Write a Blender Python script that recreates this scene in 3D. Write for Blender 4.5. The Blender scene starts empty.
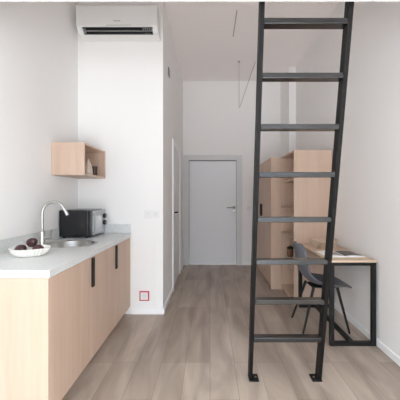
import bpy, bmesh, math, random
from mathutils import Vector, Matrix
random.seed(7)
S = bpy.context.scene
COL = S.collection
PI = math.pi

# ------------------------------------------------------------------ materials
def lin(c):
    return tuple(((v/255)/12.92 if v/255 <= .04045 else ((v/255+.055)/1.055)**2.4) for v in c) + (1,)

def mat(name, rgb, rough=.5, metal=0, spec=.5, noise=0, nscale=8, bump=0, bscale=60):
    m = bpy.data.materials.new(name); m.use_nodes = True
    nt = m.node_tree; N = nt.nodes; L = nt.links; b = N['Principled BSDF']
    b.inputs['Base Color'].default_value = lin(rgb)
    b.inputs['Roughness'].default_value = rough
    b.inputs['Metallic'].default_value = metal
    b.inputs['Specular IOR Level'].default_value = spec
    tc = N.new('ShaderNodeTexCoord')
    if noise:
        n = N.new('ShaderNodeTexNoise'); n.inputs['Scale'].default_value = nscale; n.inputs['Detail'].default_value = 6
        r = N.new('ShaderNodeValToRGB')
        lo = tuple(max(0, v*(1-noise)) for v in rgb); hi = tuple(min(255, v*(1+noise)) for v in rgb)
        r.color_ramp.elements[0].color = lin(lo); r.color_ramp.elements[1].color = lin(hi)
        r.color_ramp.elements[0].position = .3; r.color_ramp.elements[1].position = .7
        L.new(tc.outputs['Object'], n.inputs['Vector']); L.new(n.outputs['Fac'], r.inputs['Fac'])
        L.new(r.outputs['Color'], b.inputs['Base Color'])
    if bump:
        n2 = N.new('ShaderNodeTexNoise'); n2.inputs['Scale'].default_value = bscale
        bp = N.new('ShaderNodeBump'); bp.inputs['Strength'].default_value = bump; bp.inputs['Distance'].default_value = .002
        L.new(tc.outputs['Object'], n2.inputs['Vector']); L.new(n2.outputs['Fac'], bp.inputs['Height'])
        L.new(bp.outputs['Normal'], b.inputs['Normal'])
    return m

def wood(name, c1, c2, scale=(14, 14, .7), rough=.5):
    m = bpy.data.materials.new(name); m.use_nodes = True
    nt = m.node_tree; N = nt.nodes; L = nt.links; b = N['Principled BSDF']
    tc = N.new('ShaderNodeTexCoord'); mp = N.new('ShaderNodeMapping')
    mp.inputs['Scale'].default_value = scale
    n = N.new('ShaderNodeTexNoise'); n.inputs['Scale'].default_value = 1; n.inputs['Detail'].default_value = 5
    n.inputs['Distortion'].default_value = .6
    n2 = N.new('ShaderNodeTexNoise'); n2.inputs['Scale'].default_value = 6; n2.inputs['Detail'].default_value = 3
    mx = N.new('ShaderNodeMath'); mx.operation = 'MULTIPLY_ADD'; mx.inputs[1].default_value = .35
    r = N.new('ShaderNodeValToRGB')
    r.color_ramp.elements[0].color = lin(c1); r.color_ramp.elements[1].color = lin(c2)
    r.color_ramp.elements[0].position = .45; r.color_ramp.elements[1].position = .9
    L.new(tc.outputs['Object'], mp.inputs['Vector']); L.new(mp.outputs['Vector'], n.inputs['Vector'])
    L.new(mp.outputs['Vector'], n2.inputs['Vector'])
    L.new(n2.outputs['Fac'], mx.inputs[0]); L.new(n.outputs['Fac'], mx.inputs[2])
    L.new(mx.outputs[0], r.inputs['Fac']); L.new(r.outputs['Color'], b.inputs['Base Color'])
    b.inputs['Roughness'].default_value = rough
    b.inputs['Specular IOR Level'].default_value = .35
    return m

def floor_mat():
    m = bpy.data.materials.new('floor_planks'); m.use_nodes = True
    nt = m.node_tree; N = nt.nodes; L = nt.links; b = N['Principled BSDF']
    tc = N.new('ShaderNodeTexCoord'); sp = N.new('ShaderNodeSeparateXYZ'); cb = N.new('ShaderNodeCombineXYZ')
    L.new(tc.outputs['Object'], sp.inputs[0]); L.new(sp.outputs['Y'], cb.inputs['X']); L.new(sp.outputs['X'], cb.inputs['Y'])
    br = N.new('ShaderNodeTexBrick')
    br.inputs['Scale'].default_value = 1; br.inputs['Brick Width'].default_value = 1.25
    br.inputs['Row Height'].default_value = .19; br.inputs['Mortar Size'].default_value = .0015
    br.inputs['Mortar Smooth'].default_value = .3; br.offset = .37; br.offset_frequency = 3
    br.inputs['Color1'].default_value = lin((179, 165, 153)); br.inputs['Color2'].default_value = lin((157, 142, 130))
    br.inputs['Mortar'].default_value = lin((124, 108, 97)); br.inputs['Bias'].default_value = -.1
    L.new(cb.outputs[0], br.inputs['Vector'])
    mp = N.new('ShaderNodeMapping'); mp.inputs['Scale'].default_value = (7, 1.1, 1)
    L.new(tc.outputs['Object'], mp.inputs['Vector'])
    n = N.new('ShaderNodeTexNoise'); n.inputs['Scale'].default_value = 1.0; n.inputs['Detail'].default_value = 7
    n.inputs['Distortion'].default_value = .8
    L.new(mp.outputs['Vector'], n.inputs['Vector'])
    r = N.new('ShaderNodeValToRGB')
    r.color_ramp.elements[0].position = .3; r.color_ramp.elements[1].position = .7
    r.color_ramp.elements[0].color = (.66, .64, .62, 1); r.color_ramp.elements[1].color = (1.14, 1.14, 1.14, 1)
    L.new(n.outputs['Fac'], r.inputs['Fac'])
    mx = N.new('ShaderNodeMix'); mx.data_type = 'RGBA'; mx.blend_type = 'MULTIPLY'; mx.inputs['Factor'].default_value = 1
    L.new(br.outputs['Color'], mx.inputs['A']); L.new(r.outputs['Color'], mx.inputs['B'])
    L.new(mx.outputs['Result'], b.inputs['Base Color'])
    b.inputs['Roughness'].default_value = .42; b.inputs['Specular IOR Level'].default_value = .4
    bp = N.new('ShaderNodeBump'); bp.inputs['Strength'].default_value = .25; bp.inputs['Distance'].default_value = .001; bp.invert = True
    L.new(br.outputs['Fac'], bp.inputs['Height']); L.new(bp.outputs['Normal'], b.inputs['Normal'])
    return m

M = dict(
    wall=mat('wall_paint', (240, 239, 238), .75, spec=.2, bump=.05, bscale=180),
    ceil=mat('ceiling_paint', (248, 243, 242), .8, spec=.2),
    trim=mat('white_trim', (243, 243, 243), .45),
    wood=wood('pale_oak', (194, 167, 147), (206, 182, 164)),
    desk_wood=wood('desk_oak', (200, 174, 149), (214, 192, 170), (14, .9, 14)),
    floor=floor_mat(),
    stone=mat('grey_worktop', (214, 217, 217), .35, noise=.05, nscale=90),
    black=mat('black_powder_coat', (22, 20, 20), .5, spec=.16),
    black_gloss=mat('black_tread_enamel', (22, 21, 21), .24, spec=.62),
    blackm=mat('black_matt', (18, 17, 17), .5, spec=.35),
    grey_door=mat('grey_door_paint', (234, 235, 238), .5),
    grey_frame=mat('grey_frame_paint', (216, 216, 216), .5),
    dark_seal=mat('dark_rubber_seal', (90, 90, 92), .7),
    steel=mat('brushed_steel', (190, 188, 184), .28, metal=1, bump=.03, bscale=300),
    steel_dark=mat('satin_steel', (150, 148, 145), .38, metal=1),
    white=mat('white_plastic', (232, 232, 232), .35),
    ac=mat('appliance_white', (226, 226, 224), .35),
    ac_in=mat('outlet_dark', (30, 30, 31), .6),
    ac_grey=mat('appliance_grey', (110, 110, 112), .5),
    red=mat('red_plastic', (196, 40, 62), .4),
    ceramic=mat('white_ceramic', (236, 233, 228), .3),
    fruit=mat('plum_skin', (62, 34, 38), .38, noise=.35, nscale=22, bump=.3, bscale=70),
    stem=mat('fruit_stem', (70, 52, 34), .8),
    mw_side=mat('microwave_black', (28, 28, 31), .22),
    mw_front=mat('microwave_silver', (176, 178, 181), .3, metal=.6),
    mw_glass=mat('microwave_window', (205, 208, 212), .2, metal=.2),
    knob=mat('knob_black', (18, 18, 20), .3),
    chair=mat('grey_shell_plastic', (104, 106, 113), .5, spec=.4),
    paper=mat('magazine_paper', (244, 243, 242), .5),
    photo=mat('magazine_photo_ink', (52, 47, 50), .4, noise=.8, nscale=16),
    photo2=mat('magazine_photo_pale', (150, 140, 138), .4, noise=.3, nscale=30),
    cover=mat('magazine_cover_dark', (40, 38, 38), .4),
    wire=mat('champagne_wire', (200, 180, 158), .4, metal=.3),
    cream=mat('cream_ceramic', (206, 192, 178), .5),
    brown=mat('dark_brown_glass', (66, 46, 34), .2),
    lid=mat('black_lid', (24, 21, 20), .4),
    box=mat('brown_jar_glaze', (120, 84, 62), .4),
    towel=mat('pale_towel', (188, 188, 172), .9, bump=.5, bscale=200),
    cable=mat('grey_cable', (170, 162, 160), .5),
    slot=mat('ceiling_slot_dark', (172, 164, 162), .7),
)

# ------------------------------------------------------------------ mesh helpers
def box(bm, x0, x1, y0, y1, z0, z1, bev=0, seg=2):
    r = bmesh.ops.create_cube(bm, size=1)
    bmesh.ops.scale(bm, vec=(abs(x1-x0), abs(y1-y0), abs(z1-z0)), verts=r['verts'])
    bmesh.ops.translate(bm, vec=((x0+x1)/2, (y0+y1)/2, (z0+z1)/2), verts=r['verts'])
    if bev:
        es = list({e for v in r['verts'] for e in v.link_edges})
        bmesh.ops.bevel(bm, geom=es, offset=bev, segments=seg, affect='EDGES', profile=.5)
    return bm

def B(*a, **k):
    return box(bmesh.new(), *a, **k)

def tube(bm, pts, r, seg=12, cap=True, closed=False):
    pts = [Vector(p) for p in pts]; n = len(pts); rings = []
    rs = r if isinstance(r, (list, tuple)) else [r]*n
    up = None
    for i, p in enumerate(pts):
        a = pts[(i-1) % n] if (closed or i > 0) else p
        c = pts[(i+1) % n] if (closed or i < n-1) else p
        t = (c-a).normalized()
        if up is None:
            up = Vector((0, 0, 1)) if abs(t.z) < .9 else Vector((1, 0, 0))
        up = (up - t*up.dot(t))
        if up.length < 1e-5: up = t.orthogonal()
        up.normalize(); s = t.cross(up)
        rings.append([bm.verts.new(p + (up*math.cos(2*PI*k/seg) + s*math.sin(2*PI*k/seg))*rs[i]) for k in range(seg)])
    m = n if closed else n-1
    for i in range(m):
        A, C = rings[i], rings[(i+1) % n]
        for k in range(seg):
            bm.faces.new((A[k], A[(k+1) % seg], C[(k+1) % seg], C[k]))
    if cap and not closed:
        bm.faces.new(rings[0][::-1]); bm.faces.new(rings[-1])
    return bm

def lathe(bm, prof, c, seg=40, mod=None):
    rings = []
    for (r, z) in prof:
        if r < 1e-6:
            rings.append([bm.verts.new((c[0], c[1], c[2]+z))])
        else:
            row = []
            for k in range(seg):
                a = 2*PI*k/seg; rr = r*(mod(a, r, z) if mod else 1)
                row.append(bm.verts.new((c[0]+rr*math.cos(a), c[1]+rr*math.sin(a), c[2]+z)))
            rings.append(row)
    for A, C in zip(rings, rings[1:]):
        for k in range(seg):
            k2 = (k+1) % seg
            if len(A) == 1 and len(C) == 1: continue
            if len(A) == 1: bm.faces.new((A[0], C[k2], C[k]))
            elif len(C) == 1: bm.faces.new((A[k], A[k2], C[0]))
            else: bm.faces.new((A[k], A[k2], C[k2], C[k]))
    return bm

def prism_x(bm, prof, x0, x1):
    """extrude a (y,z) outline along x"""
    a = [bm.verts.new((x0, y, z)) for y, z in prof]; b = [bm.verts.new((x1, y, z)) for y, z in prof]
    n = len(prof)
    for i in range(n):
        j = (i+1) % n
        bm.faces.new((a[i], a[j], b[j], b[i]))
    bm.faces.new(a[::-1]); bm.faces.new(b)
    return bm

def obar(bm, p, q, w, d, xdir):
    """rectangular bar from p to q; w along xdir, d across"""
    p, q = Vector(p), Vector(q); t = (q-p).normalized()
    x = Vector(xdir).normalized(); y = t.cross(x).normalized()
    rings = []
    for c in (p, q):
        rings.append([bm.verts.new(c + x*w/2*sx + y*d/2*sy) for sx, sy in ((-1, -1), (1, -1), (1, 1), (-1, 1))])
    for k in range(4):
        bm.faces.new((rings[0][k], rings[0][(k+1) % 4], rings[1][(k+1) % 4], rings[1][k]))
    bm.faces.new(rings[0][::-1]); bm.faces.new(rings[1])
    return bm

def wloc(o):
    v = Vector((0, 0, 0))
    while o is not None:
        v = v + o.location; o = o.parent
    return v

def obj(name, bm, m, parent=None, smooth=False, origin=None):
    """link bm (world coordinates) as one mesh object"""
    bmesh.ops.recalc_face_normals(bm, faces=bm.faces)
    off = wloc(parent) if parent is not None else Vector(origin or (0, 0, 0))
    bmesh.ops.translate(bm, vec=-off, verts=bm.verts)
    me = bpy.data.meshes.new(name); bm.to_mesh(me); bm.free()
    if smooth:
        me.shade_smooth()
        try: me.set_sharp_from_angle(angle=math.radians(40))
        except Exception: pass
    o = bpy.data.objects.new(name, me); COL.objects.link(o)
    me.materials.append(M[m])
    if parent is not None: o.parent = parent
    else: o.location = off
    return o

def tag(o, label, cat, group=None):
    o['label'] = label; o['category'] = cat
    if group: o['group'] = group
    return o

def thing(name, label, cat, loc, group=None):
    o = bpy.data.objects.new(name, None); COL.objects.link(o)
    o.empty_display_size = .05; o.location = loc
    return tag(o, label, cat, group)

def struct(name, bm, m, parent=None, smooth=False):
    o = obj(name, bm, m, parent, smooth)
    if parent is None: o['kind'] = 'structure'
    return o

def structroot(name, loc):
    o = bpy.data.objects.new(name, None); COL.objects.link(o); o.location = loc; o['kind'] = 'structure'
    return o

# ------------------------------------------------------------------ room
XL, XR = -1.467, 1.467
YW, YD, YB = 3.533, 6.08, -1.2      # partition face, door wall, window wall behind the camera
XC = -.522                          # passage side of the partition
H = 3.52
T = .12

struct('floor', B(XL-T, XR+T, YB-T, YD+T, -.1, 0), 'floor')
struct('ceiling', B(XL-T, XR+T, YB-T, YD+T, H, H+.1), 'ceil')
struct('wall_left', B(XL-T, XL, YB-T, YD+T, 0, H), 'wall')
struct('wall_right', B(XR, XR+T, YB-T, YD+T, 0, H), 'wall')
# partition (bathroom block) with the opening for door_2
D2A, D2B, D2Z = 4.42, 5.40, 2.05
bm = bmesh.new()
box(bm, XL, XC, YW, YW+.1, 0, H)
box(bm, XC-.1, XC, YW+.1, D2A, 0, H)
box(bm, XC-.1, XC, D2B, YD, 0, H)
box(bm, XC-.1, XC, D2A, D2B, D2Z, H)
struct('wall_partition', bm, 'wall')
# door wall with opening
DX0, DX1, DZ = -.46, .572, 2.055
bm = bmesh.new()
box(bm, XL, DX0, YD, YD+T, 0, H); box(bm, DX1, XR, YD, YD+T, 0, H); box(bm, DX0, DX1, YD, YD+T, DZ, H)
struct('wall_back', bm, 'wall')
# boxed pipe in the far right corner
struct('wall_column', B(1.348, XR, 5.43, YD, 0, H), 'wall')
# window wall behind the camera: a tall window under the loft
WX0, WX1 = -1.35, 1.35
bm = bmesh.new()
box(bm, XL, WX0, YB-T, YB, 0, H); box(bm, WX1, XR, YB-T, YB, 0, H)
for z0, z1 in ((0, .05), (2.27, H)):
    box(bm, WX0, WX1, YB-T, YB, z0, z1)
struct('wall_front', bm, 'wall')
for i, (z0, z1) in enumerate(((.05, 2.27),)):
    bm = bmesh.new(); f = .05
    box(bm, WX0, WX1, YB-.08, YB-.02, z0, z0+f); box(bm, WX0, WX1, YB-.08, YB-.02, z1-f, z1)
    for x in (WX0, -.025, WX1-f): box(bm, x, x+f, YB-.08, YB-.02, z0+f, z1-f)
    struct('window_%d' % (i+1), bm, 'trim')
# loft whose edge carries the ladder
LY = 1.70
bm = bmesh.new(); box(bm, XL, XR, YB, LY-.03, 2.352, 2.56)
struct('ceiling_loft', bm, 'wall')
struct('trim_1', B(XL, XR, LY-.03, LY, 2.345, 2.60), 'trim')

# baseboards
bh, bt = .06, .014
struct('baseboard_right', B(XR-bt, XR, YB, 5.43, 0, bh, bev=.003), 'trim')
struct('baseboard_left', B(XL, XL+bt, YB, 1.735, 0, bh, bev=.003), 'trim')
bm = bmesh.new(); box(bm, -.872, XC+bt, YW-bt, YW, 0, bh, bev=.003)
box(bm, XC, XC+bt, YW, D2A-.055, 0, bh, bev=.003); box(bm, XC, XC+bt, D2B+.055, YD-bt, 0, bh, bev=.003)
struct('baseboard_partition', bm, 'trim')
bm = bmesh.new(); box(bm, .616, .857, YD-bt, YD, 0, bh, bev=.003)
struct('baseboard_back', bm, 'trim')

# entrance door (door_1): grey frame, leaf, handle, lock plate
d1 = structroot('door_1', (.055, YD, 0))
bm = bmesh.new()
fr = .105
for x0, x1 in ((-.507, -.507+fr), (.612-fr, .612)): box(bm, x0, x1, YD-.02, YD+.02, 0, 2.10, bev=.003)
box(bm, -.507, .612, YD-.0199, YD+.02, 2.10-.098, 2.10, bev=.003)
obj('door_frame', bm, 'grey_frame', d1)
bm = bmesh.new()
for x0, x1 in ((-.403, -.394), (.501, .509)): box(bm, x0, x1, YD+.004, YD+.024, 0, 2.003)
box(bm, -.403, .509, YD+.004, YD+.024, 1.99, 2.003)
obj('door_seal', bm, 'dark_seal', d1)
leaf = obj('door_leaf', B(-.393, .500, YD+.012, YD+.055, .006, 1.989, bev=.003), 'grey_door', d1)
bm = bmesh.new()
tube(bm, [(.462, YD+.013, 1.10), (.462, YD-.04, 1.10), (.445, YD-.05, 1.10), (.32, YD-.05, 1.10)], .011)
box(bm, .437, .487, YD+.003, YD+.012, 1.075, 1.125, bev=.004)
obj('door_handle', bm, 'steel_dark', leaf, smooth=True)
bm = bmesh.new(); box(bm, .437, .487, YD+.003, YD+.012, 1.005, 1.055, bev=.004)
obj('lock_plate', bm, 'steel', leaf, smooth=True)

# bathroom door (door_2) in the passage side of the partition
d2 = structroot('door_2', (XC, (D2A+D2B)/2, 0))
bm = bmesh.new()
box(bm, XC-.1, XC+.022, D2A-.05, D2A+.03, 0, 2.10, bev=.003)
box(bm, XC-.1, XC+.022, D2B-.03, D2B+.05, 0, 2.10, bev=.003)
box(bm, XC-.1, XC+.0219, D2A+.03, D2B-.03, 2.02, 2.10, bev=.003)
obj('door_frame', bm, 'trim', d2)
leaf2 = obj('door_leaf', B(XC-.045, XC+.004, D2A+.034, D2B-.034, .006, 2.015, bev=.003), 'grey_door', d2)
bm = bmesh.new()
tube(bm, [(XC+.003, D2A+.10, 1.08), (XC+.045, D2A+.10, 1.08), (XC+.05, D2A+.115, 1.08), (XC+.05, D2A+.23, 1.08)], .010)
box(bm, XC+.0042, XC+.013, D2A+.075, D2A+.125, 1.055, 1.105, bev=.004)
obj('door_handle', bm, 'blackm', leaf2, smooth=True)
obj('lock_plate', B(XC+.0042, XC+.014, D2A+.075, D2A+.125, .985, 1.03, bev=.004), 'blackm', leaf2)

# ------------------------------------------------------------------ kitchen run
FX = -.884                       # face of carcass doors
KY = [1.738, 2.336, 2.935, YW-.003]
clabels = ['pale oak base cabinet nearest the camera with a wide end panel, no handle in view',
           'middle oak base cabinet of the kitchen run, black grip handle on its door',
           'oak base cabinet at the far end of the kitchen run, below the microwave']
p = .018
for i in range(3):
    y0, y1 = KY[i]+.0006, KY[i+1]-.0006
    r = thing('base_cabinet', clabels[i], 'cabinet', ((XL+FX)/2, (y0+y1)/2, 0), 'kitchen base cabinets')
    bm = bmesh.new(); xb = XL+.004; xf = FX-.021
    if i: box(bm, xb, xf, y0, y0+p, .09, .855)
    box(bm, xb, xf, y1-p, y1, .09, .855)
    ya = y0+p
    box(bm, xb, xf, ya, y1-p, .09, .09+p); box(bm, xb, xb+.008, ya, y1-p, .09+p, .855)
    box(bm, xf-.08, xf, ya, y1-p, .855-p, .855)
    obj('carcass', bm, 'wood', r)
    if i == 0:
        obj('end_panel', B(xb, FX, y0, y0+p, 0.0, .855, bev=.001), 'wood', r)
        dy0 = y0+p+.0015
    else:
        dy0 = y0+.001
    dr = obj('door', B(FX-.02, FX, dy0, y1-.001, .09, .852, bev=.0012), 'wood', r)
    if i:
        obj('handle', B(FX+.0005, FX+.014, y0+.030, y0+.072, .628, .845, bev=.002), 'blackm', dr)
    obj('plinth', B(FX-.085, FX-.067, y0+(p if i == 0 else 0), y1, 0, .0895), 'wood', r)

# worktop with round cut-out and upstands
WT = thing('kitchen_worktop', 'light grey stone-effect worktop running over the oak base cabinets', 'worktop', (-1.17, 2.63, .858))
SX, SY, SR = -1.185, 2.715, .195
x0, x1, y0, y1, z0, z1 = XL+.003, -.875, 1.732, YW-.003, .858, .90
n = 96
def edge_pt(a):
    dx, dy = math.cos(a), math.sin(a); t = 1e9
    if dx > 1e-9: t = min(t, (x1-SX)/dx)
    if dx < -1e-9: t = min(t, (x0-SX)/dx)
    if dy > 1e-9: t = min(t, (y1-SY)/dy)
    if dy < -1e-9: t = min(t, (y0-SY)/dy)
    return (SX+dx*t, SY+dy*t)
angs = [2*PI*k/n for k in range(n)] + [math.atan2(cy-SY, cx-SX) % (2*PI) for cx in (x0, x1) for cy in (y0, y1)]
angs = sorted(angs)
bm = bmesh.new(); R = []
for a in angs:
    ex, ey = edge_pt(a); ix, iy = SX+SR*math.cos(a), SY+SR*math.sin(a)
    R.append([bm.verts.new(v) for v in ((ix, iy, z1), (ex, ey, z1), (ex, ey, z0), (ix, iy, z0))])
for k in range(len(R)):
    A, C = R[k], R[(k+1) % len(R)]
    for q in range(4):
        bm.faces.new((A[q], A[(q+1) % 4], C[(q+1) % 4], C[q]))
obj('slab', bm, 'stone', WT)
obj('upstand', B(XL+.003, XL+.0105, 1.732, YW-.0035, .9002, 1.0, bev=.0015), 'stone', WT)
obj('upstand', B(XL+.011, -.875, YW-.021, YW-.003, .9002, 1.0, bev=.0015), 'stone', WT)

# sink
sk = thing('round_sink', 'round stainless steel sink set into the grey worktop', 'sink', (SX, SY, .74))
prof = [(0.03, -.150), (.10, -.148), (.150, -.135), (.176, -.10), (.183, -.04), (.186, 0.0), (.190, .0035), (.214, .004), (.218, .0022), (.218, .0006), (.1905, .0006), (.1875, -.04), (.181, -.102), (.154, -.139), (.10, -.152), (.03, -.154)]
obj('bowl', lathe(bmesh.new(), prof, (SX, SY, .90), 64), 'steel', sk, smooth=True)
obj('drain', lathe(bmesh.new(), [(0, -.147), (.02, -.1465), (.036, -.145), (.038, -.149), (.03, -.156), (0, -.156)], (SX, SY, .90), 24), 'steel_dark', sk, smooth=True)

# tap
fx, fy = -1.372, 2.60
tp = thing('kitchen_tap', 'tall arched brushed steel kitchen tap standing behind the sink', 'tap', (fx, fy, .90))
obj('base', lathe(bmesh.new(), [(0, .0005), (.027, .0005), (.027, .006), (.023, .012), (.0215, .014), (.0215, .115), (.019, .122), (.0135, .126), (0, .126)], (fx, fy, .90), 28), 'steel', tp, smooth=True)
pts = [(fx, fy, 1.02), (fx, fy, 1.10), (fx, fy, 1.165)]
rad = .088
for k in range(1, 17):
    a = PI - k*(PI*.86)/16
    pts.append((fx+rad+rad*math.cos(a), fy+.02*(k/16), 1.165+rad*1.08*math.sin(a)))
e = Vector(pts[-1]); dvec = (e-Vector(pts[-2])).normalized()
pts.append(tuple(e+dvec*.035))
sp = obj('spout', tube(bmesh.new(), pts, .0115, 16), 'steel', tp, smooth=True)
obj('nozzle', tube(bmesh.new(), [tuple(e+dvec*.033), tuple(e+dvec*.062)], .0135, 16), 'steel', sp, smooth=True)
bm = bmesh.new()
tube(bm, [(fx+.018, fy, .968), (fx+.075, fy, .968)], .0165, 18)
lv = obj('lever', bm, 'steel', tp, smooth=True)
obj('lever_arm', tube(bmesh.new(), [(fx+.064, fy, .976), (fx+.076, fy-.004, 1.012), (fx+.082, fy-.006, 1.03)], [.008, .007, .006], 12), 'steel', lv, smooth=True)

# microwave
mx0, mx1, my0, my1, mz0, mz1 = -1.454, -1.150, 3.065, 3.495, .916, 1.172
mw = thing('microwave', 'black and silver compact microwave oven on the far end of the worktop', 'microwave', ((mx0+mx1)/2, (my0+my1)/2, .90))
obj('casing', B(mx0, mx1-.028, my0, my1, mz0, mz1, bev=.006), 'mw_side', mw)
dy = my0+.325
dr = obj('door', B(mx1-.0275, mx1, my0+.001, dy, mz0+.002, mz1-.002, bev=.005), 'mw_side', mw)
obj('door_trim', B(mx1, mx1+.003, my0+.045, dy-.004, mz0+.008, mz1-.008, bev=.001), 'mw_front', dr)
obj('window', B(mx1+.0031, mx1+.006, my0+.105, dy-.02, mz0+.045, mz1-.06, bev=.001), 'mw_glass', dr)
bm = bmesh.new(); yh = my0+.026
tube(bm, [(mx1-.001, yh, mz1-.035), (mx1+.026, yh, mz1-.04), (mx1+.03, yh, mz1-.055), (mx1+.03, yh, mz0+.055), (mx1+.026, yh, mz0+.04), (mx1-.001, yh, mz0+.035)], .006, 10)
obj('door_handle', bm, 'steel_dark', dr, smooth=True)
pn = obj('control_panel', B(mx1-.0275, mx1, dy+.002, my1-.001, mz0+.002, mz1-.002, bev=.004), 'mw_front', mw)
for zc in (mz0+.182, mz0+.112):
    bm = bmesh.new(); tube(bm, [(mx1-.001, dy+.052, zc), (mx1+.022, dy+.052, zc)], .026, 24)
    obj('knob', bm, 'knob', pn, smooth=True)
for xx in (mx0+.03, mx1-.06):
    for yy in (my0+.04, my1-.04):
        obj('foot', lathe(bmesh.new(), [(0, 0), (.014, 0), (.016, .0165), (0, .0165)], (xx, yy, .9003), 14), 'knob', mw)

# scalloped dish + fruit
px, py = -1.235, 2.185
sc = lambda a, r, z: 1 + (.075*abs(math.cos(14*a)) - .035)*max(0, min(1, (r-.075)/.03))
prof = [(0, .0008), (.080, .0008), (.094, .004), (.112, .025), (.121, .050), (.124, .054), (.119, .055), (.107, .029), (.090, .010), (.075, .008), (0, .008)]
tag(obj('scalloped_dish', lathe(bmesh.new(), prof, (px, py, .90), 168, sc), 'ceramic', smooth=True, origin=(px, py, .90)),
    'white scalloped ceramic dish holding dark fruit on the near end of the worktop', 'dish')
def fruit_bm(c):
    bm = bmesh.new()
    bmesh.ops.create_uvsphere(bm, u_segments=28, v_segments=18, radius=1)
    for v in bm.verts:
        z = v.co.z
        w = .031*(1-.10*z+.05*math.sin(3*math.atan2(v.co.y, v.co.x)))
        v.co = Vector((c[0]+v.co.x*w, c[1]+v.co.y*w, c[2]+z*.041 - .006*math.exp(-((1-z)*9))))
    return bm
def dup(root, loc, rot, label):
    r = root.copy(); COL.objects.link(r); r.location = loc; r.rotation_euler = rot; r['label'] = label
    for ch in root.children:
        c = ch.copy(); COL.objects.link(c); c.parent = r
    return r
fl = (px-.056, py-.014, .9435)
f0 = thing('plum', 'dark purple fruit lying at the left of the white dish', 'fruit', fl, 'dark fruit in the white dish')
obj('skin', fruit_bm(fl), 'fruit', f0, smooth=True)
obj('stem', tube(bmesh.new(), [(fl[0], fl[1], fl[2]+.034), (fl[0]+.002, fl[1], fl[2]+.048)], .0025, 8), 'stem', f0)
f0.rotation_euler = (.2, 1.35, .3)
dup(f0, (px+.062, py-.014, .9435), (.1, -1.35, -.35), 'dark purple fruit lying at the right of the white dish')
dup(f0, (px+.002, py+.020, .986), (1.25, .2, 1.2), 'topmost dark purple fruit resting across the two others in the dish')

# ------------------------------------------------------------------ wall shelf box and its contents
qx0, qx1, qy0, qy1, qz0, qz1 = XL+.002, -1.160, 2.936, YW-.004, 1.503, 1.805
q = thing('wall_shelf', 'open pale oak box shelf hung in the corner above the microwave', 'shelf', ((qx0+qx1)/2, (qy0+qy1)/2, qz0))
obj('side_panel', B(qx0, qx1, qy0, qy0+p, qz0, qz1, bev=.001), 'wood', q)
obj('side_panel', B(qx0, qx1, qy1-p, qy1, qz0, qz1, bev=.001), 'wood', q)
obj('top_panel', B(qx0, qx1, qy0+p, qy1-p, qz1-p, qz1, bev=.001), 'wood', q)
obj('bottom_panel', B(qx0, qx1, qy0+p, qy1-p, qz0, qz0+p, bev=.001), 'wood', q)
obj('back_panel', B(qx0, qx0+.008, qy0+p, qy1-p, qz0+p, qz1-p), 'wood', q)
zb = qz0+p
c1 = thing('ceramic_bottle', 'cream tapered ceramic bottle in the open wall shelf beside the dark jar', 'bottle', (-1.222, 3.19, zb))
obj('body', lathe(bmesh.new(), [(0, .0004), (.040, .0004), (.044, .01), (.042, .06), (.032, .10), (.019, .125), (.016, .142), (.013, .144), (0, .144)], (-1.222, 3.19, zb), 28), 'cream', c1, smooth=True)
obj('stopper', lathe(bmesh.new(), [(0, .1445), (.009, .1445), (.010, .158), (.006, .162), (0, .162)], (-1.222, 3.19, zb), 16), 'cream', c1, smooth=True)
c2 = thing('storage_jar', 'small dark brown lidded jar in the open wall shelf', 'jar', (-1.213, 3.335, zb))
obj('body', lathe(bmesh.new(), [(0, .0004), (.030, .0004), (.032, .006), (.029, .05), (.031, .076), (.027, .081), (0, .081)], (-1.213, 3.335, zb), 28), 'brown', c2, smooth=True)
obj('lid', lathe(bmesh.new(), [(0, .0815), (.032, .0815), (.033, .096), (.030, .099), (0, .099)], (-1.213, 3.335, zb), 28), 'lid', c2, smooth=True)

# ------------------------------------------------------------------ air conditioner
ax0, ax1 = -1.40, -.552
ac = thing('air_conditioner', 'white split air conditioner mounted high above the kitchen corner', 'air conditioner', ((ax0+ax1)/2, YW, 3.03))
Yd = lambda d: YW-.002-d
full = [(0, 3.03), (0, 3.295), (.01, 3.305), (.175, 3.305), (.19, 3.295), (.19, 3.10), (.187, 3.085), (.155, 3.048), (.12, 3.035)]
notch = [(0, 3.03), (0, 3.295), (.01, 3.305), (.175, 3.305), (.19, 3.295), (.19, 3.10), (.187, 3.087), (.09, 3.125), (.065, 3.075), (.128, 3.037), (.115, 3.033)]
e1 = .055
bm = bmesh.new()
prism_x(bm, [(Yd(d), z) for d, z in full], ax0, ax0+e1)
prism_x(bm, [(Yd(d), z) for d, z in full], ax1-e1, ax1)
prism_x(bm, [(Yd(d), z) for d, z in notch], ax0+e1, ax1-e1)
bmesh.ops.remove_doubles(bm, verts=bm.verts, dist=1e-5)
body = obj('body', bm, 'ac', ac)
fp = obj('front_panel', B(ax0-.003, ax1+.003, Yd(.206), Yd(.1905), 3.089, 3.307, bev=.006), 'ac', ac)
bm = bmesh.new()
prism_x(bm, [(Yd(.1865), 3.0862), (Yd(.092), 3.1235), (Yd(.067), 3.0765), (Yd(.1275), 3.039), (Yd(.126), 3.0425), (Yd(.073), 3.077), (Yd(.094), 3.118), (Yd(.186), 3.084)], ax0+e1+.001, ax1-e1-.001)
obj('air_outlet', bm, 'ac_in', ac)
bm = bmesh.new()
prism_x(bm, [(Yd(.168), 3.0585), (Yd(.166), 3.0615), (Yd(.10), 3.088), (Yd(.10), 3.085)], ax0+e1+.004, ax1-e1-.004)
obj('flap', bm, 'ac', ac)
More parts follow.
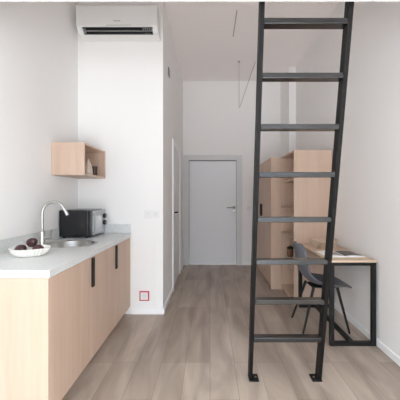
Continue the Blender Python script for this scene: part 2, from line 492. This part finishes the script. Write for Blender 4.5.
for k in range(5):
    xx = ax1-e1-.02-.022*k
    bm = bmesh.new(); prism_x(bm, [(Yd(.17), 3.090), (Yd(.115), 3.111), (Yd(.10), 3.088), (Yd(.165), 3.079)], xx, xx+.004)
    obj('guide_vane', bm, 'ac', ac)
bm = bmesh.new()                                   # tiny word mark, too small to read in the photo
zz = 3.1375
x = -1.009
for w, h in ((.009, .013), (.004, .013), (.009, .010), (.009, .010), (.009, .010), (.008, .010), (.009, .013)):
    box(bm, x, x+.0025, Yd(.2068), Yd(.2059), zz, zz+h)
    if w > .005:
        box(bm, x+.0025, x+w, Yd(.2068), Yd(.2059), zz, zz+.0025); box(bm, x+.0025, x+w, Yd(.2068), Yd(.2059), zz+h*.55, zz+h*.55+.0022)
    x += w+.0025
obj('logo', bm, 'ac_grey', fp)
obj('indicator_strip', B(-1.085, -.825, Yd(.2066), Yd(.2058), 3.096, 3.0995), 'ac_grey', fp)
bm = bmesh.new()
for k in range(5): box(bm, -.69+.012*k, -.682+.012*k, Yd(.142), Yd(.136), 3.0415, 3.046)
obj('printed_mark', bm, 'ac_grey', ac)

# ------------------------------------------------------------------ sockets, switches, cable cover, sensor
def socket(name, label, cat, xa, xb, za, zb_, frame, n):
    r = thing(name, label, cat, ((xa+xb)/2, YW, (za+zb_)/2))
    obj('frame', B(xa, xb, YW-.010, YW-.0005, za, zb_, bev=.004), frame, r)
    w = (xb-xa)/n
    for k in range(n):
        u0, u1 = xa+k*w+.013, xa+(k+1)*w-.013
        bm = B(u0, u1, YW-.013, YW-.0101, za+.013, zb_-.013, bev=.002)
        ins = obj('insert', bm, 'white', r)
        cx, cz = (u0+u1)/2, (za+zb_)/2
        obj('socket_face', lathe2(cx, cz) if True else None, 'ac', ins, smooth=True)
    return r
def lathe2(cx, cz):
    bm = bmesh.new()
    lathe(bm, [(0, 0), (.015, 0), (.019, .002), (.021, .002), (.021, 0)], (0, 0, 0), 24)
    for v in bm.verts: v.co = Vector((cx+v.co.x, YW-.0132-v.co.z, cz+v.co.y))
    return bm
socket('double_socket', 'white double wall socket on the partition wall right of the wall shelf', 'socket', -.728, -.561, 1.066, 1.154, 'white', 2)
socket('red_socket', 'red framed wall socket low on the partition wall near the floor', 'socket', -.783, -.674, .148, .257, 'red', 1)
tag(obj('cable_cover', B(-.628, -.608, YW-.006, YW-.0005, bh, 1.065, bev=.002), 'wall', origin=(-.618, YW, bh)),
    'slim white vertical cable cover from the double socket down to the baseboard', 'cable cover')
ls = thing('light_switch', 'white light switch on the door wall right of the entrance door', 'switch', (.74, YD, 1.09))
obj('frame', B(.70, .78, YD-.009, YD-.0005, 1.05, 1.13, bev=.003), 'white', ls)
obj('rocker', B(.714, .766, YD-.014, YD-.0091, 1.064, 1.116, bev=.002), 'ac', ls)
wsn = thing('wall_sensor', 'small grey upright sensor plate high on the passage wall above the bathroom door', 'sensor', (XC, 4.0, 2.87))
obj('plate', B(XC+.0005, XC+.010, 3.95, 4.06, 2.82, 2.92, bev=.002), 'ac_grey', wsn)
obj('rim', B(XC+.0101, XC+.013, 3.965, 4.045, 2.835, 2.905, bev=.001), 'slot', wsn)

# ------------------------------------------------------------------ wardrobe and bookcase
HW = 1.86
wx, wxb = .859, 1.344
wy0, wy1 = 4.482, YD-.003
w = thing('wardrobe', 'pale oak two-door wardrobe standing against the back wall right of the entrance door', 'wardrobe', ((wx+wxb)/2, (wy0+wy1)/2, 0))
bm = bmesh.new()
box(bm, wx, wxb, wy0, wy0+p, 0, HW, bev=.001); box(bm, wx+.021, wxb, wy1-p, wy1, .06, HW)
box(bm, wx+.021, wxb, wy0+p, wy1-p, HW-p, HW); box(bm, wx+.021, wxb, wy0+p, wy1-p, .06, .06+p)
box(bm, wxb-.008, wxb, wy0+p, wy1-p, .06+p, HW-p)
obj('carcass', bm, 'wood', w)
ym = (wy0+wy1)/2
for k, (a, b) in enumerate(((wy0+p+.002, ym-.0015), (ym+.0015, wy1-.002))):
    dr = obj('door', B(wx, wx+.019, a, b, .065, HW-.002, bev=.001), 'wood', w)
    yh = b-.045 if k == 0 else a+.045
    obj('handle', B(wx-.022, wx-.0005, yh-.012, yh+.012, .99, 1.185, bev=.002), 'blackm', dr)
obj('plinth', B(wx+.03, wx+.048, wy0+p, wy1, 0, .0595), 'wood', w)

sx0, sx1, sy0, sy1 = 1.0, XR-.016, 3.787, 4.480
s = thing('bookcase', 'open pale oak bookcase between the desk and the wardrobe', 'bookcase', ((sx0+sx1)/2, (sy0+sy1)/2, 0))
obj('side_panel', B(sx0, sx1, sy0, sy0+p, 0, HW, bev=.001), 'wood', s)
obj('side_panel', B(sx0, sx1, sy1-p, sy1, 0, HW, bev=.001), 'wood', s)
obj('top_panel', B(sx0, sx1, sy0+p, sy1-p, HW-p, HW), 'wood', s)
obj('back_panel', B(sx1-.008, sx1, sy0+p, sy1-p, .06, HW-p), 'wood', s)
for z in (.06, .40, .80, 1.15, 1.50):
    obj('shelf', B(sx0+.002, sx1-.0085, sy0+p, sy1-p, z, z+p), 'wood', s)
obj('plinth', B(sx0+.03, sx0+.048, sy0+p, sy1-p, 0, .0595), 'wood', s)
zs = .40+p
bm = bmesh.new()
for k in range(4):
    box(bm, 1.02, 1.19, 4.17, 4.40, zs+.0005+.019*k, zs+.018+.019*k, bev=.007, seg=3)
tag(obj('folded_towel', bm, 'towel', smooth=True, origin=(1.1, 4.28, zs)), 'pale folded towel on a lower shelf of the open bookcase', 'towel')
jz = zs+.0765
j = thing('pottery_jar', 'brown jar with black lid standing on the folded towel in the bookcase', 'jar', (1.085, 4.30, jz))
obj('body', lathe(bmesh.new(), [(0, .0004), (.035, .0004), (.042, .01), (.045, .06), (.040, .10), (.034, .108), (0, .108)], (1.085, 4.30, jz), 28), 'box', j, smooth=True)
obj('lid', lathe(bmesh.new(), [(0, .1085), (.044, .1085), (.046, .125), (.035, .135), (.010, .138), (.010, .148), (0, .15)], (1.085, 4.30, jz), 28), 'lid', j, smooth=True)

# ------------------------------------------------------------------ desk
tx0, tx1, ty0, ty1 = 1.043, 1.452, 2.762, 3.775
dk = thing('desk', 'narrow oak topped desk on a black steel frame along the right wall', 'desk', ((tx0+tx1)/2, (ty0+ty1)/2, 0))
obj('desktop', B(tx0, tx1, ty0, ty1, .730, .750, bev=.002), 'desk_wood', dk)
g = .036
def loop(y0):
    bm = bmesh.new()
    for xa in (tx0+.004, tx1-.004-g): box(bm, xa, xa+g, y0, y0+g, .0005, .7295, bev=.002)
    box(bm, tx0+.004+g, tx1-.004-g, y0, y0+g, .0006, g, bev=.002)
    box(bm, tx0+.004+g, tx1-.004-g, y0, y0+g, .7295-.028, .7295, bev=.002)
    return bm
obj('leg_frame', loop(ty0+.006), 'blackm', dk)
obj('leg_frame', loop(ty1-.006-g), 'blackm', dk)
xm = (tx0+tx1)/2
obj('floor_bar', B(xm-g/2, xm+g/2, ty0+.006+g, ty1-.006-g, .0006, g, bev=.002), 'blackm', dk)
obj('apron_bar', B(xm-g/2, xm+g/2, ty0+.006+g, ty1-.006-g, .702, .7295), 'blackm', dk)

# open magazine on the desk
mg = thing('magazine', 'open magazine with dark photograph lying on the oak desk', 'magazine', (1.29, 3.0, .75))
def page(xa, xb, ya, yb, z, lift):
    bm = bmesh.new(); nx = 10; rows = []
    for i in range(nx+1):
        u = i/nx; x = xa+(xb-xa)*u
        zz = z + lift*math.sin(PI*min(1, u*1.0))**1.0*(1-u*.4)
        rows.append((bm.verts.new((x, ya, zz)), bm.verts.new((x, yb, zz)), bm.verts.new((x, ya, .7505)), bm.verts.new((x, yb, .7505))))
    for a, b in zip(rows, rows[1:]):
        bm.faces.new((a[0], b[0], b[1], a[1])); bm.faces.new((a[2], a[3], b[3], b[2]))
        bm.faces.new((a[0], a[2], b[2], b[0])); bm.faces.new((a[1], b[1], b[3], a[3]))
    bm.faces.new((rows[0][0], rows[0][1], rows[0][3], rows[0][2])); bm.faces.new((rows[-1][0], rows[-1][2], rows[-1][3], rows[-1][1]))
    return bm
def flat(xa, xb, ya, yb, xc, xe, z, lift):
    """picture printed on the page curve"""
    bm = bmesh.new(); nx = 10; rows = []
    for i in range(nx+1):
        x = xa+(xb-xa)*i/nx; u = (x-xc)/(xe-xc)
        zz = z+.0006 + lift*math.sin(PI*u)*(1-u*.4)
        rows.append([bm.verts.new((x, yy, zz+dz)) for dz in (0, -.0004) for yy in (ya, yb)])
    for a, b in zip(rows, rows[1:]):
        bm.faces.new((a[0], b[0], b[1], a[1])); bm.faces.new((a[2], a[3], b[3], b[2]))
        bm.faces.new((a[0], a[2], b[2], b[0])); bm.faces.new((a[1], b[1], b[3], a[3]))
    bm.faces.new(rows[0][:2]+rows[0][:1:-1]); bm.faces.new(rows[-1][:2]+rows[-1][:1:-1])
    return bm
pl = obj('page', page(1.235, 1.07, 2.90, 3.20, .755, .010), 'paper', mg, smooth=True)
pr = obj('page', page(1.236, 1.42, 2.90, 3.20, .755, .010), 'paper', mg, smooth=True)
obj('photograph', flat(1.245, 1.405, 2.935, 3.185, 1.236, 1.42, .755, .010), 'photo', pr)
obj('photograph', flat(1.225, 1.13, 2.95, 3.10, 1.235, 1.07, .755, .010), 'photo2', pl)

# wire bowl on the desk
bx, by = 1.215, 3.40
wb = thing('wire_bowl', 'pale wire bowl with looping sides at the back of the oak desk', 'bowl', (bx, by, .75))
bm = bmesh.new()
tube(bm, [(bx+.075*math.cos(2*PI*k/32), by+.075*math.sin(2*PI*k/32), .7545) for k in range(32)], .0035, 8, closed=True)
obj('base_ring', bm, 'wire', wb, smooth=True)
bm = bmesh.new()
tube(bm, [(bx+.140*math.cos(2*PI*k/48), by+.140*math.sin(2*PI*k/48), .846) for k in range(48)], .0045, 8, closed=True)
obj('rim', bm, 'wire', wb, smooth=True)
for j_ in range(2):
    pts = []
    for k in range(144):
        a = 2*PI*k/144; t = .5+.5*math.sin(9*a+j_*PI)
        r_ = .077+.062*math.sqrt(t); pts.append((bx+r_*math.cos(a), by+r_*math.sin(a), .7575+.088*t**1.2))
    bm = bmesh.new(); tube(bm, pts, .0036, 6, closed=True)
    obj('side_wire', bm, 'wire', wb, smooth=True)

# ------------------------------------------------------------------ chair
cx, cy = 1.105, 3.225
ch = thing('shell_chair', 'grey plastic shell chair with black legs tucked under the desk', 'chair', (cx, cy, 0))
prof = [(-.250, .842), (-.243, .80), (-.230, .73), (-.213, .65), (-.192, .575), (-.160, .512), (-.112, .462), (-.05, .436), (.02, .426), (.09, .424), (.16, .425), (.215, .430), (.252, .430), (.270, .423)]
hw = [.105, .165, .195, .206, .208, .205, .206, .213, .22, .222, .218, .208, .188, .150]
NV = 14; bm = bmesh.new(); G = []
for i, ((x, z), h) in enumerate(zip(prof, hw)):
    row = []
    back = max(0, min(1, (z-.46)/.25)) if i < 8 else 0
    mid = math.sin(PI*min(1, max(0, (i-2)/10)))
    for jv in range(NV+1):
        v = -1+2*jv/NV; c_ = abs(v)**2.4
        row.append(bm.verts.new((cx+x+c_*(.055*back+.02*mid*(i < 8)), cy+v*h, z+c_*.05*mid*(1-back))))
    G.append(row)
for a, b in zip(G, G[1:]):
    for k in range(NV): bm.faces.new((a[k], a[k+1], b[k+1], b[k]))
sh = obj('seat_shell', bm, 'chair', ch, smooth=True)
md = sh.modifiers.new('thickness', 'SOLIDIFY'); md.thickness = .014; md.offset = 0
md = sh.modifiers.new('smooth', 'SUBSURF'); md.levels = md.render_levels = 2
for sxx in (-1, 1):
    for syy in (-1, 1):
        top = (cx+.02+sxx*.115, cy+syy*.125, .418); ft = (cx+(-.22 if sxx < 0 else .222), cy+syy*.205, .001)
        obj('leg', tube(bmesh.new(), [top, ft], [.0145, .0095], 14), 'blackm', ch, smooth=True)
bm = B(cx-.10, cx+.13, cy-.10, cy+.10, .406, .415, bev=.003)
obj('under_frame', bm, 'blackm', ch)

# ------------------------------------------------------------------ ladder
lx0, lx1 = .276, .790
ld = thing('loft_ladder', 'black steel ladder leaning up to the loft edge', 'ladder', ((lx0+lx1)/2, 2.27, 0))
sl = .2155; rw, rd = .025, .066
d = Vector((0, -sl, 1)).normalized()
YL = lambda z: 2.285 - sl*z
for xc in (lx0+rw/2, lx1-rw/2):
    rl = obj('rail', obar(bmesh.new(), (xc, YL(.012), .012), (xc, YL(2.50), 2.50), rw, rd, (1, 0, 0)), 'black', ld)
    sgn = 1 if xc < .5 else -1
    xa = xc-sgn*rw/2; xb2 = xa+sgn*.068
    fp_ = obj('foot_plate', B(min(xa, xb2), max(xa, xb2), YL(0)-.05, YL(0)+.035, .0005, .0115, bev=.002), 'black', rl)
    obj('bolt', lathe(bmesh.new(), [(0, 0), (.008, 0), (.008, .006), (0, .007)], (xc+sgn*.036, YL(0)-.012, .0116), 6), 'steel_dark', fp_)
for k in range(8):
    z = .317+.28*k
    yc = YL(z)
    bm = B(lx0+rw+.0005, lx1-rw-.0005, yc-.034, yc+.030, z-.016, z+.016, bev=.003)
    obj('tread', bm, 'black_gloss', ld)

# ------------------------------------------------------------------ ceiling cable and slot
cp = thing('hanging_cable', 'thin grey cable hanging in a V from the passage ceiling', 'cable', (.475, 5.2, H))
bm = bmesh.new()
pts = [(.475, 5.2, H-.02), (.475, 5.2, 3.0), (.475, 5.2, 2.775), (.479, 5.2, 2.758), (.487, 5.2, 2.772), (.60, 5.2, 3.10), (.742, 5.2, H-.004)]
obj('wire', tube(bm, pts, .0045, 8), 'cable', cp, smooth=True)
obj('ceiling_hook', lathe(bmesh.new(), [(0, -.022), (.012, -.022), (.016, -.010), (.02, -.0004), (0, -.0004)], (.475, 5.2, H), 16), 'cable', cp, smooth=True)
tag(obj('ceiling_slot', B(.314, .326, 3.78, 4.40, H-.003, H-.0004), 'slot', origin=(.32, 4.1, H)), 'thin dark slot line in the ceiling between the ladder and the air conditioner', 'ceiling slot')

# ------------------------------------------------------------------ light: daylight through the windows behind the camera
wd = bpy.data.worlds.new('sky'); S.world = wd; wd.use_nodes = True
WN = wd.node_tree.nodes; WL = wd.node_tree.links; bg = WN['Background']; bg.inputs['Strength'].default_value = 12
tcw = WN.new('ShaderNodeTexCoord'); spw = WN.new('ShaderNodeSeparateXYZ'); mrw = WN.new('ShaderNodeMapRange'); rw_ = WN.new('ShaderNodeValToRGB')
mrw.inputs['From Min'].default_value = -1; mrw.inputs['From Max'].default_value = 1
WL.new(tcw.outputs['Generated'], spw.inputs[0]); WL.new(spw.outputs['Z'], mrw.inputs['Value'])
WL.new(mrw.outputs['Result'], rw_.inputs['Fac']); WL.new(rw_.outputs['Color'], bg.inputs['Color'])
er = rw_.color_ramp.elements              # invented bands: bright ground lifts the ceiling, dim horizon spares the partition, bright sky
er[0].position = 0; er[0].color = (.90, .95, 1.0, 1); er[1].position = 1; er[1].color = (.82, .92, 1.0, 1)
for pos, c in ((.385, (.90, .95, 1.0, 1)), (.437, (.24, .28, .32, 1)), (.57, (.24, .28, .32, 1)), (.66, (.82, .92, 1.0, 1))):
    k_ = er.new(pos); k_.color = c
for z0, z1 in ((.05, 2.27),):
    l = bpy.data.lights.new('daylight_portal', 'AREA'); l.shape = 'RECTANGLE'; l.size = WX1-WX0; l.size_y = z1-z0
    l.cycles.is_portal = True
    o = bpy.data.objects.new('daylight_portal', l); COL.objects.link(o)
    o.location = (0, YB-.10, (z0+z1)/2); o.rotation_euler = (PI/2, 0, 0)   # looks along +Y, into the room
sun = bpy.data.lights.new('sun', 'SUN'); sun.energy = 10; sun.angle = .0095; sun.color = (1, .95, .9)
so = bpy.data.objects.new('sun', sun); COL.objects.link(so); so.location = (-1, -6, 6)
so.rotation_euler = Vector((.10, .68, -.73)).to_track_quat('-Z', 'Y').to_euler()    # falls on the floor behind the camera
S.cycles.max_bounces = 16; S.cycles.diffuse_bounces = 10

# ------------------------------------------------------------------ camera
cam = bpy.data.cameras.new('camera'); co = bpy.data.objects.new('camera', cam); COL.objects.link(co)
co.location = (0, 0, 1.30); co.rotation_euler = (PI/2, 0, 0)
cam.sensor_width = 36; cam.lens = 318/400*36; cam.shift_x = -.025; cam.shift_y = -.0075; cam.clip_start = .02
S.camera = co
S.view_settings.view_transform = 'Standard'; S.view_settings.look = 'None'; S.view_settings.gamma = 1
S.view_settings.use_curve_mapping = False; S.view_settings.exposure = -.04
